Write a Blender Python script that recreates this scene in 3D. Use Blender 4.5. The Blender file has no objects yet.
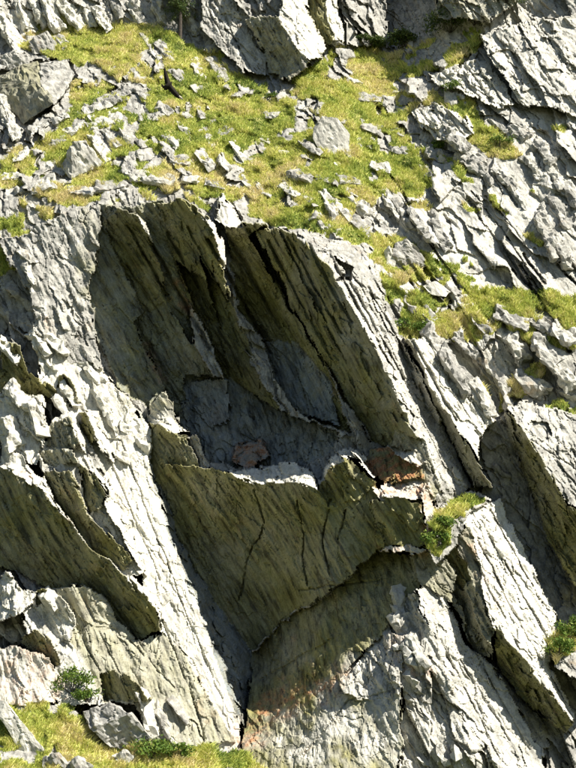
import bpy, bmesh, math, random
import numpy as np
from mathutils import Vector, Matrix

random.seed(7); RNG = np.random.default_rng(11)
scene = bpy.context.scene
COL = scene.collection

# ------------------------------------------------------------------ camera
PW, PH = 576.0, 768.0
PITCH = math.radians(13.0)
VFOV = math.radians(30.0)
CAM = np.array([0.0, 0.0, 1.7])
cam_d = bpy.data.cameras.new('camera'); cam = bpy.data.objects.new('camera', cam_d); COL.objects.link(cam)
cam.location = CAM; cam.rotation_euler = (math.radians(90) + PITCH, 0, 0)
cam_d.sensor_fit = 'VERTICAL'; cam_d.angle_y = VFOV; cam_d.clip_end = 5000; cam_d.clip_start = 0.1
scene.camera = cam
scene.render.resolution_x, scene.render.resolution_y = 768, 1024
FPX = PH / 2 / math.tan(VFOV / 2)

# ------------------------------------------------------------------ sky, sun, exposure
SUN = np.array([0.61, -0.28, 0.74]); SUN /= np.linalg.norm(SUN)
w = bpy.data.worlds.new('World'); scene.world = w; w.use_nodes = True
nt = w.node_tree; bg = nt.nodes['Background']
sky = nt.nodes.new('ShaderNodeTexSky'); sky.sky_type = 'NISHITA'; sky.sun_disc = False
sky.sun_elevation = math.asin(SUN[2]); sky.sun_rotation = math.atan2(SUN[0], SUN[1])
sky.altitude = 1500; sky.dust_density = 1.5; sky.ozone_density = 0.6
nt.links.new(sky.outputs[0], bg.inputs[0]); bg.inputs[1].default_value = 0.05
sl = bpy.data.lights.new('sun', 'SUN'); sl.energy = 5.0; sl.angle = math.radians(0.53); sl.color = (1.0, 0.95, 0.86)
so = bpy.data.objects.new('sun', sl); COL.objects.link(so); so.location = (60, -30, 90)
so.rotation_euler = Vector(-SUN).to_track_quat('-Z', 'Y').to_euler()
vs = scene.view_settings; vs.view_transform = 'Standard'; vs.look = 'None'; vs.gamma = 1; vs.use_curve_mapping = False
vs.exposure = 1.05
scene.cycles.max_bounces = 4; scene.cycles.diffuse_bounces = 3; scene.cycles.transmission_bounces = 2; scene.cycles.glossy_bounces = 1

# ------------------------------------------------------------------ noise helpers (numpy)
def hsh(i, j, k, s):
    with np.errstate(over='ignore'):
        h = (i.astype(np.uint32) * np.uint32(374761393) + j.astype(np.uint32) * np.uint32(668265263)
             + k.astype(np.uint32) * np.uint32(2147483647 - 58) + np.uint32((s * 974634777 + 12345) & 0xffffffff))
        h = (h ^ (h >> np.uint32(13))) * np.uint32(1274126177)
        h = (h ^ (h >> np.uint32(16))) * np.uint32(2246822519)
        h = h ^ (h >> np.uint32(15))
    return h
def rnd(h, n=0):
    with np.errstate(over='ignore'):
        h = (h + np.uint32(n * 2654435761 & 0xffffffff)) * np.uint32(2246822519)
        h = (h ^ (h >> np.uint32(13))) * np.uint32(3266489917); h = h ^ (h >> np.uint32(16))
    return h.astype(np.float64) / 4294967295.0
def vnoise(P, s=0):
    f = np.floor(P); i = f.astype(np.int64); t = P - f; t = t * t * t * (t * (t * 6 - 15) + 10)
    r = 0
    for a in (0, 1):
        for b in (0, 1):
            for c in (0, 1):
                v = rnd(hsh(i[..., 0] + a, i[..., 1] + b, i[..., 2] + c, s))
                r = r + v * (t[..., 0] if a else 1 - t[..., 0]) * (t[..., 1] if b else 1 - t[..., 1]) * (t[..., 2] if c else 1 - t[..., 2])
    return r * 2 - 1
def fbm(P, s=0, o=4, g=0.5):
    r = 0; a = 1.0
    for k in range(o):
        r = r + a * vnoise(P, s + k * 17); P = P * 2.03 + 3.7; a *= g
    return r
def voro(P, s=0):
    """nearest cell: its hash, vector from its centre, F1, F2"""
    i = np.floor(P).astype(np.int64); sh = P.shape[:-1]
    F1 = np.full(sh, 1e9); F2 = np.full(sh, 1e9); H = np.zeros(sh, np.uint32); D = np.zeros(P.shape)
    for a in (-1, 0, 1):
        for b in (-1, 0, 1):
            for c in (-1, 0, 1):
                ii, jj, kk = i[..., 0] + a, i[..., 1] + b, i[..., 2] + c
                h = hsh(ii, jj, kk, s)
                C = np.stack([ii + rnd(h, 1), jj + rnd(h, 2), kk + rnd(h, 3)], -1)
                d = P - C; q = (d * d).sum(-1); m = q < F1
                F2 = np.where(m, F1, np.minimum(F2, q)); F1 = np.where(m, q, F1)
                H = np.where(m, h, H); D[m] = d[m]
    return H, D, np.sqrt(F1), np.sqrt(F2)

# frame of the rock's layering: AX runs down the slabs, NF across the layers
AX = np.array([0.50, 0.0, -0.866]); NF = np.array([0.80, -0.36, 0.46]); NF -= AX * NF.dot(AX); NF /= np.linalg.norm(NF)
BX = np.cross(AX, NF); FR = np.stack([AX, BX, NF], 1)
def layer(P, la, lb, ln):
    return (P @ FR) / np.array([la, lb, ln])

# ------------------------------------------------------------------ the cliff's ground plan: slope of the hillside, from foot to top
CP, SP = math.cos(PITCH), math.sin(PITCH)
def ray(px, py):
    u = (px - PW / 2) / FPX; v = (PH / 2 - py) / FPX
    y = CP - v * SP; z = SP + v * CP
    return u / y, z / y                       # X and Z per metre of Y
def nonuni(lo, hi, step, lo2, hi2):
    c = list(np.arange(lo, hi + 1e-6, step)); s = step; x = lo; L = []
    while x > lo2: s *= 1.12; x -= s; L.append(x)
    s = step; x = hi; Rr = []
    while x < hi2: s *= 1.12; x += s; Rr.append(x)
    return np.array(L[::-1] + c + Rr)
STEP = 1.1
XS = nonuni(-14, 590, STEP, -420, 1000); YS = nonuni(-14, 782, STEP, -330, 850)
GX, GY = np.meshgrid(XS, YS)
def slope_deg(x, y):
    # meadow band between the lower wall and the upper crags; on the right bare rock
    lipy = np.interp(x, [-50, 90, 160, 230, 290, 340, 400, 470, 576, 640], [215, 205, 195, 212, 222, 250, 300, 330, 345, 350])
    topy = np.interp(x, [-50, 40, 120, 200, 260, 320, 420, 480, 576], [50, 30, 25, 35, 75, 55, 40, 30, 20])
    mead = np.interp(x, [-50, 380, 460, 576], [50, 50, 58, 62])
    f1 = np.clip((lipy - y) / 25 + 0.5, 0, 1); f2 = np.clip((y - topy) / 14 + 0.5, 0, 1)
    low = 80 - 20 * np.clip((y - 690) / 60, 0, 1) * np.clip((330 - x) / 60, 0, 1)
    s = low + (mead - low) * f1
    s = 80 + (s - 80) * f2
    return np.where(y < -20, 62, s)
cx_ = np.arange(-440, 1021, 10.0); cy_ = np.arange(870, -361, -2.0)
bx_, by_ = np.meshgrid(cx_, cy_)
sl_ = np.tan(np.radians(slope_deg(bx_, by_)))
_, zr_ = ray(bx_, by_)
YB = np.zeros_like(bx_); YB[0] = 84.0 + 0.004 * (cx_ - 288)
for r in range(1, len(cy_)):
    YB[r] = YB[r - 1] + YB[r - 1] * (zr_[r] - zr_[r - 1]) / np.maximum(sl_[r] - zr_[r], 0.25)
YB += 0  # smooth across columns
for _ in range(3):
    YB[:, 1:-1] = (YB[:, :-2] + 2 * YB[:, 1:-1] + YB[:, 2:]) / 4
def base_y(x, y):
    x = np.asarray(x, float); y = np.asarray(y, float)
    fx = np.clip((x - cx_[0]) / 10.0, 0, len(cx_) - 1.001); fy = np.clip((cy_[0] - y) / 2.0, 0, len(cy_) - 1.001)
    i = fx.astype(int); j = fy.astype(int); a = fx - i; b = fy - j
    return (YB[j, i] * (1 - a) * (1 - b) + YB[j, i + 1] * a * (1 - b) + YB[j + 1, i] * (1 - a) * b + YB[j + 1, i + 1] * a * b)
def point(x, y, off=0.0):
    """a place on the hillside, off metres out from it"""
    Y = base_y(x, y) - off; rx, rz = ray(np.asarray(x, float), np.asarray(y, float))
    return np.stack([CAM[0] + rx * Y, CAM[1] + Y, CAM[2] + rz * Y], -1)

def inside(x, y, poly):
    r = np.zeros(x.shape, bool); n = len(poly)
    for i in range(n):
        x1, y1 = poly[i][:2]; x2, y2 = poly[(i + 1) % n][:2]
        if y1 == y2: continue
        c = ((y1 > y) != (y2 > y)) & (x < (x2 - x1) * (y - y1) / (y2 - y1) + x1)
        r ^= c
    return r
def mvc(x, y, poly):
    V = np.array(poly, float); n = len(V)
    dx = V[None, :, 0] - x[:, None]; dy = V[None, :, 1] - y[:, None]
    r = np.sqrt(dx * dx + dy * dy) + 1e-6
    nx, ny, nr = np.roll(dx, -1, 1), np.roll(dy, -1, 1), np.roll(r, -1, 1)
    cr = dx * ny - dy * nx; dt = dx * nx + dy * ny
    cr = np.where(np.abs(cr) < 1e-6, 1e-6, cr)
    t = (r * nr - dt) / cr
    wgt = (np.roll(t, 1, 1) + t) / r
    s = wgt.sum(1); s = np.where(np.abs(s) < 1e-9, 1e-9, s)
    v = (wgt * V[None, :, 2]).sum(1) / s
    return np.clip(v, V[:, 2].min() - .5, V[:, 2].max() + .5)

# ------------------------------------------------------------------ facets of the cliff: outline corners (x, y, metres out), drawn in order
FACETS = []
def F(pts, a=0.45, f=1.0, c='', name='rock_slab', split=False):
    FACETS.append(dict(p=pts, a=a, f=f, c=c, name=name, split=split))
# --- left wall
F([(0,240,1.2),(28,232,1.6),(60,215,1.6),(98,206,1.4),(103,225,1.6),(98,260,1.6),(90,290,1.5),(95,330,1.4),(103,372,1.4),(60,360,1.6),(36,330,1.8),(30,290,1.8),(10,262,1.4)],.25,1.1)
F([(36,330,1.8),(60,360,1.6),(103,372,1.),(118,390,1.),(130,400,1.2),(150,430,1.0),(165,520,1.2),(190,590,1.6),(215,650,2.0),(238,722,2.4),(240,752,2.6),(180,745,3.4),(150,700,3.6),(165,640,2.6),(150,600,2.6),(110,490,2.4),(80,440,2.4),(40,380,2.4)],.22,.6,'p')
# --- cavity back wall and ribs
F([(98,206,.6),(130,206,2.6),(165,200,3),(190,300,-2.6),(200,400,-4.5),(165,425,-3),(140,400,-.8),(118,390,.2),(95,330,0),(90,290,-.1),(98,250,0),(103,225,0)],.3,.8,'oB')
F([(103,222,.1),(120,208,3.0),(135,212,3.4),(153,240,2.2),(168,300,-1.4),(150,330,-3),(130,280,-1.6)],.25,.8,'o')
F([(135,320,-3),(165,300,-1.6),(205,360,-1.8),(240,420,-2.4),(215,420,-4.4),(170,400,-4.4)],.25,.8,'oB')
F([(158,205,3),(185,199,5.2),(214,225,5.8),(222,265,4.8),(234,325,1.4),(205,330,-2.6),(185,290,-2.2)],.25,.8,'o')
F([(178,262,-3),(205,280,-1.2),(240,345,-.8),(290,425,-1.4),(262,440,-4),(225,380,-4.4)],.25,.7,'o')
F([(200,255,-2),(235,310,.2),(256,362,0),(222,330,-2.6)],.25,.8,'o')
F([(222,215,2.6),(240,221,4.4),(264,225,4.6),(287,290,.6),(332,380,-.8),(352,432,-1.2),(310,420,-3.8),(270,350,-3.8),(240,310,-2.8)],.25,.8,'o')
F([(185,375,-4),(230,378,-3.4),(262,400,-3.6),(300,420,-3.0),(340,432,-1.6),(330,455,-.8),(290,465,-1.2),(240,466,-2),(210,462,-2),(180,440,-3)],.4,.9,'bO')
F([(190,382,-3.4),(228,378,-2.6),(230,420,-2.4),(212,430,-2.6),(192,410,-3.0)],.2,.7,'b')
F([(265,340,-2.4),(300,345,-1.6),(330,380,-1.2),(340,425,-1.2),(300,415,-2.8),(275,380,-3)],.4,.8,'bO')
F([(236,446,-1.6),(262,438,-1.6),(270,455,-.4),(250,468,.2),(232,460,-.6)],.3,1,'r')
# big prow: shaded underside
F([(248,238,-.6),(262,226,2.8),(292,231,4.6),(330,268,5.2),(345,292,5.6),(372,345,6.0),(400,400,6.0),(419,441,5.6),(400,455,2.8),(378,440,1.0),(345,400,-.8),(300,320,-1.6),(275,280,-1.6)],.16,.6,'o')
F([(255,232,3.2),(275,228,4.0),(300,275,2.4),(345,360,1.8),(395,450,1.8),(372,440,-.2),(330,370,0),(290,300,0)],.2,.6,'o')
# prow: sunny right face
F([(292,231,4.6),(315,232,2.2),(345,248,2.2),(378,272,2.4),(386,305,2.0),(398,345,2.2),(412,390,2.4),(440,440,2.6),(468,490,2.6),(462,500,2.6),(438,510,4.2),(430,470,5.0),(419,441,5.6),(400,400,6.0),(372,345,6.0),(345,292,5.6),(330,268,5.2)],.22,1.1)
F([(333,256,2.2),(355,268,2.0),(352,280,2.4),(335,282,3.2),(345,272,2.0)],.2,.8)
# sunlit edges of the lip
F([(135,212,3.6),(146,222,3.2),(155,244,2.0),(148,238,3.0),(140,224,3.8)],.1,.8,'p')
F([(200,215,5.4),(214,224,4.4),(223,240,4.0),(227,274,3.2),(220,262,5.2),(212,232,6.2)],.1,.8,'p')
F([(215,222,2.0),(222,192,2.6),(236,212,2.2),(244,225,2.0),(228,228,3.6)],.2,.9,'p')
# --- lit rocks left of the cave mouth
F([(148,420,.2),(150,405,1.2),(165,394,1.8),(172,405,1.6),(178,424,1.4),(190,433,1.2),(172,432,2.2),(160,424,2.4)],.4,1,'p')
F([(150,420,.8),(160,424,2.4),(172,432,2.2),(188,436,1.6),(200,450,1.8),(212,470,2.2),(190,475,1.0),(165,470,.4),(150,450,.2)],.35,.8,'o')
F([(186,438,.6),(196,435,1.8),(203,452,1.6),(212,470,2.2),(200,468,1.2)],.3,.8)
# --- lower overhang: big olive face
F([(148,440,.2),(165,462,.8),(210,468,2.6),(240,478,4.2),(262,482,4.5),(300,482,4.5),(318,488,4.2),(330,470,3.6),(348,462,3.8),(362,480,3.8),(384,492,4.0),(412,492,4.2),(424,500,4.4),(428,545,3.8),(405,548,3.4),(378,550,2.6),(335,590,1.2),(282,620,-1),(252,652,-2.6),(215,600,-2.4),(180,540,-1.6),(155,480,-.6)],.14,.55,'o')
F([(226,472,3.0),(250,469,2.9),(268,466,2.8),(288,461,2.6),(306,465,2.8),(316,476,3.2),(319,490,4.2),(300,483,4.7),(262,484,4.7),(240,480,4.4)],.25,.8,'p')
F([(318,488,2.2),(322,470,2.2),(334,456,2.6),(347,446,2.6),(356,450,2.4),(364,462,3.0),(352,458,4.4),(345,456,4.4),(330,470,4.2)],.3,.9,'p')
F([(318,488,2.4),(330,468,4.2),(346,456,4.5),(356,464,4.4),(364,474,4.2),(376,484,4.0),(360,500,3.6),(330,505,3.0)],.3,.7,'o')
F([(352,452,4.4),(357,449,2.8),(368,462,2.6),(378,476,3.2),(372,480,4.4),(362,466,4.6)],.2,.9,'p')
F([(396,430,3.8),(424,440,4.6),(440,485,4.4),(434,502,4.6),(400,500,4.2),(384,470,2.6)],.2,.8,'O')
F([(364,462,1.4),(372,448,1.4),(384,446,1.6),(400,455,3.2),(420,462,4.4),(424,478,4.8),(400,480,4.4),(384,484,3.8),(374,476,2.6)],.35,.8,'or')
F([(384,446,1.6),(395,445,2.0),(412,452,4.0),(424,462,4.8),(418,466,5.0),(400,456,4.2)],.2,.9,'p')
F([(372,490,4.6),(392,482,3.4),(420,480,4.0),(428,498,5.2),(405,500,5.3),(384,500,5.0)],.3,1,'pR')
F([(428,480,5.0),(436,505,4.6),(444,530,4.2),(440,545,4.2),(428,546,5.0),(424,520,5.4),(420,500,5.4)],.3,1,'pR')
F([(372,500,4.6),(384,498,5.0),(405,500,5.2),(420,502,5.3),(428,545,5.0),(415,548,4.6),(398,546,4.2),(378,548,3.0)],.2,.6,'o')
F([(372,556,2.0),(384,547,3.6),(410,546,4.8),(428,550,5.0),(420,556,5.0),(400,552,4.6),(386,556,3.8)],.2,.9,'pR')
# --- groove wall, its shade also painted in blue-grey, right of the bright strip
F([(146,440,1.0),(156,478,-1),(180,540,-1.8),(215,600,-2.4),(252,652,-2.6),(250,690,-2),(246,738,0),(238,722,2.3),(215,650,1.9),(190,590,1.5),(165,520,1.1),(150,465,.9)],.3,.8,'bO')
# --- lower slab under the overhang
F([(378,550,.2),(410,556,2.0),(426,556,3.4),(414,600,4.0),(404,650,5.0),(400,700,5.8),(404,745,6.2),(395,775,6.4),(245,775,5.4),(240,745,3.4),(248,700,.2),(252,655,-2.4),(282,622,-1.4),(335,592,-.4)],.12,.6,'o')
F([(330,690,3.0),(348,668,2.5),(372,645,2.5),(402,612,3.7),(406,650,4.8),(401,692,5.6),(370,700,4.4)],.75,1.3,'P')
# --- left: dark undersides with bright rims
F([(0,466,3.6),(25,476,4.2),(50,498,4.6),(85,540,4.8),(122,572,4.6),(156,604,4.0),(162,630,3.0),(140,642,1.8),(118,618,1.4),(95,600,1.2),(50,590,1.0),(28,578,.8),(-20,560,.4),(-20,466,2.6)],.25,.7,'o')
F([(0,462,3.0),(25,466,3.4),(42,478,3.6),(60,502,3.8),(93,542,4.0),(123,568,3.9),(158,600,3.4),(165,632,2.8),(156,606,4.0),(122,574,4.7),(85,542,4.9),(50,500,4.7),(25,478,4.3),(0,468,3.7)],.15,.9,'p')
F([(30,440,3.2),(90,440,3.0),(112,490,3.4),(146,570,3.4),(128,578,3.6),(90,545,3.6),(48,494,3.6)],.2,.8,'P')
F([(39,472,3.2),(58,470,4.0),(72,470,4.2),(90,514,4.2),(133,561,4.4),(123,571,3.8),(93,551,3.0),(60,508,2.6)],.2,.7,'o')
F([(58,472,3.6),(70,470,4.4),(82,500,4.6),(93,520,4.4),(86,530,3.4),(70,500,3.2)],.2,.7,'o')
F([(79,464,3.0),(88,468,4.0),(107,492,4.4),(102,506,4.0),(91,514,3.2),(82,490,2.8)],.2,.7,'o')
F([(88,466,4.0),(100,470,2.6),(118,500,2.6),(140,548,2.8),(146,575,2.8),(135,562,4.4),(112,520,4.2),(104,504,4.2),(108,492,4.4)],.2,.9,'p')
F([(45,447,3.0),(48,424,3.4),(68,417,4.2),(79,446,4.2),(73,450,3.8)],.25,.8,'O')
F([(48,424,3.4),(55,416,2.6),(70,413,3.0),(86,440,2.8),(90,458,2.8),(79,447,4.2),(68,418,4.2)],.2,.9,'p')
F([(40,450,3.2),(58,448,3.6),(76,452,4.4),(79,462,4.0),(57,466,3.0),(42,462,2.6)],.25,.9,'Op')
F([(78,414,2.6),(84,412,3.8),(96,440,3.8),(91,447,3.0),(83,432,2.6)],.2,.8,'o')
F([(84,412,3.8),(96,412,2.6),(112,450,2.4),(118,470,2.4),(100,450,3.2),(95,440,3.8)],.2,.9,'p')
F([(0,380,2.4),(25,378,2.8),(45,400,3.4),(44,440,3.4),(35,465,3.6),(0,465,3.2)],.4,1,'p')
F([(0,340,2),(20,345,3.0),(28,372,2.6),(55,388,2.8),(58,396,2.0),(0,392,1.2)],.35,.8,'o')
F([(58,386,1.6),(62,372,2.8),(74,384,2.8),(80,402,2.4),(70,408,1.8)],.3,.8,'o')
# lower-left wall
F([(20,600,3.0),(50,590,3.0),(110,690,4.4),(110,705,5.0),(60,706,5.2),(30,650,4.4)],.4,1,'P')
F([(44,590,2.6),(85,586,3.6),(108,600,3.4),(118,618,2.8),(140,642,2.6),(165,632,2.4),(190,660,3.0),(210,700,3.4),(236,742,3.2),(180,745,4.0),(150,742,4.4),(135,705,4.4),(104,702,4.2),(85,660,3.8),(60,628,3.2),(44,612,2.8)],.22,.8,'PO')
F([(38,592,2.8),(44,588,4.2),(58,602,4.4),(57,608,3.6),(40,610,2.8)],.3,.8,'o')
F([(20,640,2.2),(40,628,4.2),(52,640,4.4),(62,668,4.4),(50,668,3.0),(34,655,2.4)],.3,.8,'o')
F([(100,672,2.8),(115,670,4.6),(135,682,5.0),(150,700,5.2),(120,702,4.2),(104,700,3.2)],.3,.8,'o')
F([(-20,655,4.6),(18,644,5.0),(45,655,5.2),(62,680,4.8),(68,698,5.0),(30,705,5.6),(0,708,5.8),(-20,700,5.6)],.4,1.1,'pR')
# --- right of the prow: parallel slabs
F([(386,305,1.6),(394,320,1.0),(404,350,1.2),(442,424,1.4),(470,484,1.4),(468,490,2.4),(440,440,2.4),(412,390,2.2),(398,345,1.6)],.2,.8)
F([(396,332,1.6),(404,346,2.6),(425,385,2.8),(441,418,2.6),(440,426,1.6),(420,396,1.2)],.2,.8,'p')
F([(404,336,2.4),(412,342,3.4),(430,384,3.8),(452,420,4.0),(478,462,4.2),(492,486,4.0),(474,486,2.4),(455,450,1.8),(432,400,1.6),(418,370,1.6)],.2,.7,'O')
F([(412,342,3.4),(424,336,2.2),(445,350,2.2),(474,384,2.2),(494,420,2.4),(480,440,3.6),(480,462,4.2),(452,420,4.0),(430,384,3.8)],.22,1.1,'p')
# dark gully
F([(480,440,1.0),(494,420,1.0),(506,415,1.0),(520,450,.4),(530,490,0),(548,545,-.4),(562,600,-.4),(558,612,-.2),(530,560,-.2),(505,505,0),(490,480,.4)],.5,1,'')
# block right of gully
F([(503,416,1.6),(508,410,4.0),(524,434,4.8),(540,456,5.0),(554,484,5.0),(566,505,4.8),(590,520,4.4),(590,600,3.0),(570,580,2.2),(552,545,1.2),(530,490,1.2),(516,452,1.2)],.2,.7,'o')
F([(508,408,4.0),(525,402,2.6),(560,410,2.6),(590,415,2.4),(590,520,4.2),(566,503,4.6),(554,484,5.0),(540,456,5.0),(524,434,4.8)],.3,1.1)
F([(524,434,4.8),(530,418,3.2),(548,424,3.0),(552,436,3.2),(545,440,4.4)],.3,1)
# slab below the small grass shelf
F([(462,518,4.8),(474,508,3.4),(500,498,2.6),(516,532,2.6),(531,562,2.6),(548,600,2.4),(557,615,2.2),(552,640,2.6),(548,664,2.8),(560,690,2.8),(576,714,2.8),(574,724,4.4),(548,690,5.0),(516,648,5.2),(494,626,5.4),(478,578,5.2),(468,545,5.0)],.25,1.,'p')
F([(494,626,5.4),(516,648,5.2),(548,690,5.0),(574,724,4.4),(566,732,3.4),(541,716,2.6),(515,690,2.0),(494,666,2.2)],.2,.7,'o')
F([(494,630,2.0),(496,666,1.0),(517,692,.8),(541,718,.8),(552,745,.8),(540,748,2.0),(522,716,2.2),(494,668,2.6)],.3,.8)
F([(440,545,4.6),(468,520,4.6),(480,570,4.8),(494,626,4.6),(470,645,3.4),(448,595,3.4)],.5,1,'O')
F([(451,570,3.2),(474,578,4.8),(494,626,5.2),(490,660,3.8),(474,656,2.6),(461,609,2.4),(452,590,2.4)],.6,1.1,'O')
F([(440,548,4.0),(455,540,4.2),(470,575,4.2),(462,590,2.6),(450,575,2.8)],.4,1,'o')
F([(412,556,3.8),(440,548,4.6),(456,576,4.0),(452,602,3.8),(420,594,4.6)],.4,1,'O')
# lit slab above the date
F([(414,590,5.0),(425,586,3.8),(446,598,3.6),(466,645,3.4),(494,668,3.2),(524,718,3.2),(542,750,3.2),(545,775,3.6),(500,775,5.2),(464,723,5.4),(441,656,5.4),(434,633,5.4)],.3,1.,'P')
F([(404,600,3.8),(414,592,5.0),(434,633,5.4),(441,656,5.4),(464,723,5.4),(494,763,5.4),(500,775,5.0),(400,775,5.0),(402,700,4.4),(402,640,4.2)],.95,1.3,'P')
# ---------------- right-hand bare rock
F([(478,34,2.0),(505,28,2.2),(528,20,1.4),(590,14,.6),(590,120,.8),(560,110,1.2),(520,104,1.6),(500,72,2.4),(488,55,2.6)],.5,1.1,'P')
F([(426,74,.4),(450,68,1.2),(474,60,1.0),(488,60,.8),(500,82,.8),(515,104,.8),(494,107,1.4),(465,92,1.4),(440,86,1.0)],.5,1.2,'p')
F([(411,111,.4),(434,102,1.0),(464,116,.9),(476,134,.9),(460,142,1.2),(436,142,1.2),(428,132,1.0)],.55,1.2,'p')
# ---------------- top crags
F([(199,-16,1),(225,-16,.8),(242,20,.4),(264,57,.6),(266,76,.8),(245,73,1.4),(226,54,1.8),(202,28,2)],.25,1.1)
F([(246,20,1.6),(260,14,2.4),(279,17,3.0),(292,37,3.6),(299,50,3.8),(310,62,3.6),(290,79,1.8),(268,73,.4),(262,50,.6)],.3,.9,'O')
F([(279,17,3.0),(285,-16,2.0),(300,-16,1.4),(319,30,1.4),(326,48,1.8),(320,57,2.4),(309,60,3.6),(299,50,3.8),(291,36,3.6)],.3,1,'p')
F([(302,-16,.4),(322,-16,1.6),(336,40,1.8),(326,46,1.0),(308,10,.2)],.3,.8,'o')
F([(322,-16,1.8),(334,-16,.8),(345,40,.8),(334,42,1.6)],.3,1,'p')
F([(340,-16,1),(386,-16,.6),(390,46,.6),(360,46,1.0),(346,42,1.0)],.8,1.3)

# ---------------- grass-grown ledges stand out with the rock they lie on
F([(-40,703,5.6),(30,704,5.6),(70,702,5.2),(100,738,5.4),(150,744,5.6),(240,750,4.4),(262,768,5.2),(330,800,7.5),(-40,800,9)],0,.3,name='grass')
F([(428,520,5.4),(450,500,3.6),(475,490,3.0),(494,498,3.0),(472,512,4.4),(462,522,5.2),(456,548,5.4),(436,564,5.8),(426,548,5.8)],.2,.5,name='grass')
F([(545,640,3.0),(600,610,2.8),(600,700,5),(552,664,4.0)],.2,.5,name='grass')

F([(388,-30,-4),(436,-30,-4),(440,20,-3),(425,36,-2),(388,46,-2)],.5,1,'')
F([(434,-30,2.5),(520,-30,2),(515,4,1.6),(488,22,2.2),(462,16,2.4),(438,20,2.6)],.6,1,'O')  # crag added to cast shade over the recess on its left

F([(36,606,3.4),(60,598,4.6),(78,620,4.2),(70,640,4.0),(50,630,3.6)],.25,.9,'p')
F([(-10,590,2.0),(8,572,3.2),(20,590,3.4),(40,592,3.8),(22,612,4.2),(0,624,3.8),(-10,622,3)],.4,1,'p')

F([(-14,80,-1.8),(0,72,-1.4),(20,62,-1),(70,60,-1),(78,78,-.8),(62,100,-1),(52,108,-1.4),(24,128,-1.8),(0,108,-2)],.3,.8,'')


OFF = np.zeros(GX.shape); ID = np.full(GX.shape, -1, np.int32)
AMP = np.full(GX.shape, 1.0); FAMP = np.ones(GX.shape); CW = np.zeros(GX.shape + (4,))
q = np.stack([GX / 22, GY / 22, GX * 0], -1)
hc, _, _, _ = voro(np.stack([(GX * .5 + GY * .866) / 13, (GX * .866 - GY * .5) / 6, GX * 0 + .5], -1), 21)
hd, _, _, _ = voro(np.stack([(GX * .5 + GY * .866) / 5, (GX * .866 - GY * .5) / 2.8, GX * 0 + .5], -1), 22)
JX = GX + 1.3 * fbm(q, 5, 3, 0.6) + 3.4 * (rnd(hc, 1) - .5) + 1.0 * (rnd(hd, 1) - .5)
JY = GY + 1.3 * fbm(q + 40, 9, 3, 0.6) + 3.4 * (rnd(hc, 2) - .5) + 1.0 * (rnd(hd, 2) - .5)
CIX = {'p': 0, 'o': 1, 'b': 2, 'r': 3}  # olive and blue also paint shade, pale also paints sunlight; rust is stain
for n, fc in enumerate(FACETS):
    P = fc['p']; xs = [p[0] for p in P]; ys = [p[1] for p in P]
    i0, i1 = np.searchsorted(XS, [min(xs) - 6, max(xs) + 6]); j0, j1 = np.searchsorted(YS, [min(ys) - 6, max(ys) + 6])
    jx, jy = JX[j0:j1, i0:i1], JY[j0:j1, i0:i1]
    m = inside(jx, jy, P)
    if not m.any(): continue
    OFF[j0:j1, i0:i1][m] = mvc(jx[m], jy[m], P)
    ID[j0:j1, i0:i1][m] = -1 if fc['name'] == 'grass' else n; AMP[j0:j1, i0:i1][m] = fc['a']; FAMP[j0:j1, i0:i1][m] = fc['f']
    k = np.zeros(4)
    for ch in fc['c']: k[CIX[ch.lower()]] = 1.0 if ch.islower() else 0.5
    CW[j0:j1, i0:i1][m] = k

# joints: long open cracks, drawn as lines of (x, y); rust stains, rock tones and painted sunlight, drawn as soft patches
def seg_dist(x, y, pts):
    d = np.full(x.shape, 1e9)
    for (x1, y1), (x2, y2) in zip(pts[:-1], pts[1:]):
        t = np.clip(((x - x1) * (x2 - x1) + (y - y1) * (y2 - y1)) / ((x2 - x1) ** 2 + (y2 - y1) ** 2 + 1e-9), 0, 1)
        d = np.minimum(d, np.hypot(x - x1 - t * (x2 - x1), y - y1 - t * (y2 - y1)))
    return d
def CRACK(*pts, w=1.5, d=.5):
    xs = [p[0] for p in pts]; ys = [p[1] for p in pts]
    i0, i1 = np.searchsorted(XS, [min(xs) - 8, max(xs) + 8]); j0, j1 = np.searchsorted(YS, [min(ys) - 8, max(ys) + 8])
    jx, jy = JX[j0:j1, i0:i1] * .5 + GX[j0:j1, i0:i1] * .5, JY[j0:j1, i0:i1] * .5 + GY[j0:j1, i0:i1] * .5
    OFF[j0:j1, i0:i1] -= d * np.clip(1.4 - seg_dist(jx, jy, pts) / w, 0, 1)
def STAIN_AND_LIGHT(ch, amt, *pts, soft=10):
    r = np.clip(.5 + (soft * .5 - seg_dist(GX, GY, pts) + soft * .5 * fbm(np.stack([GX / 14, GY / 14, GX * 0], -1), 95, 3, .6)) / soft, 0, 1)
    CW[..., CIX[ch]] = np.maximum(CW[..., CIX[ch]], amt * r)
    if ch == 'p': CW[..., 1] *= 1 - amt * r

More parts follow.
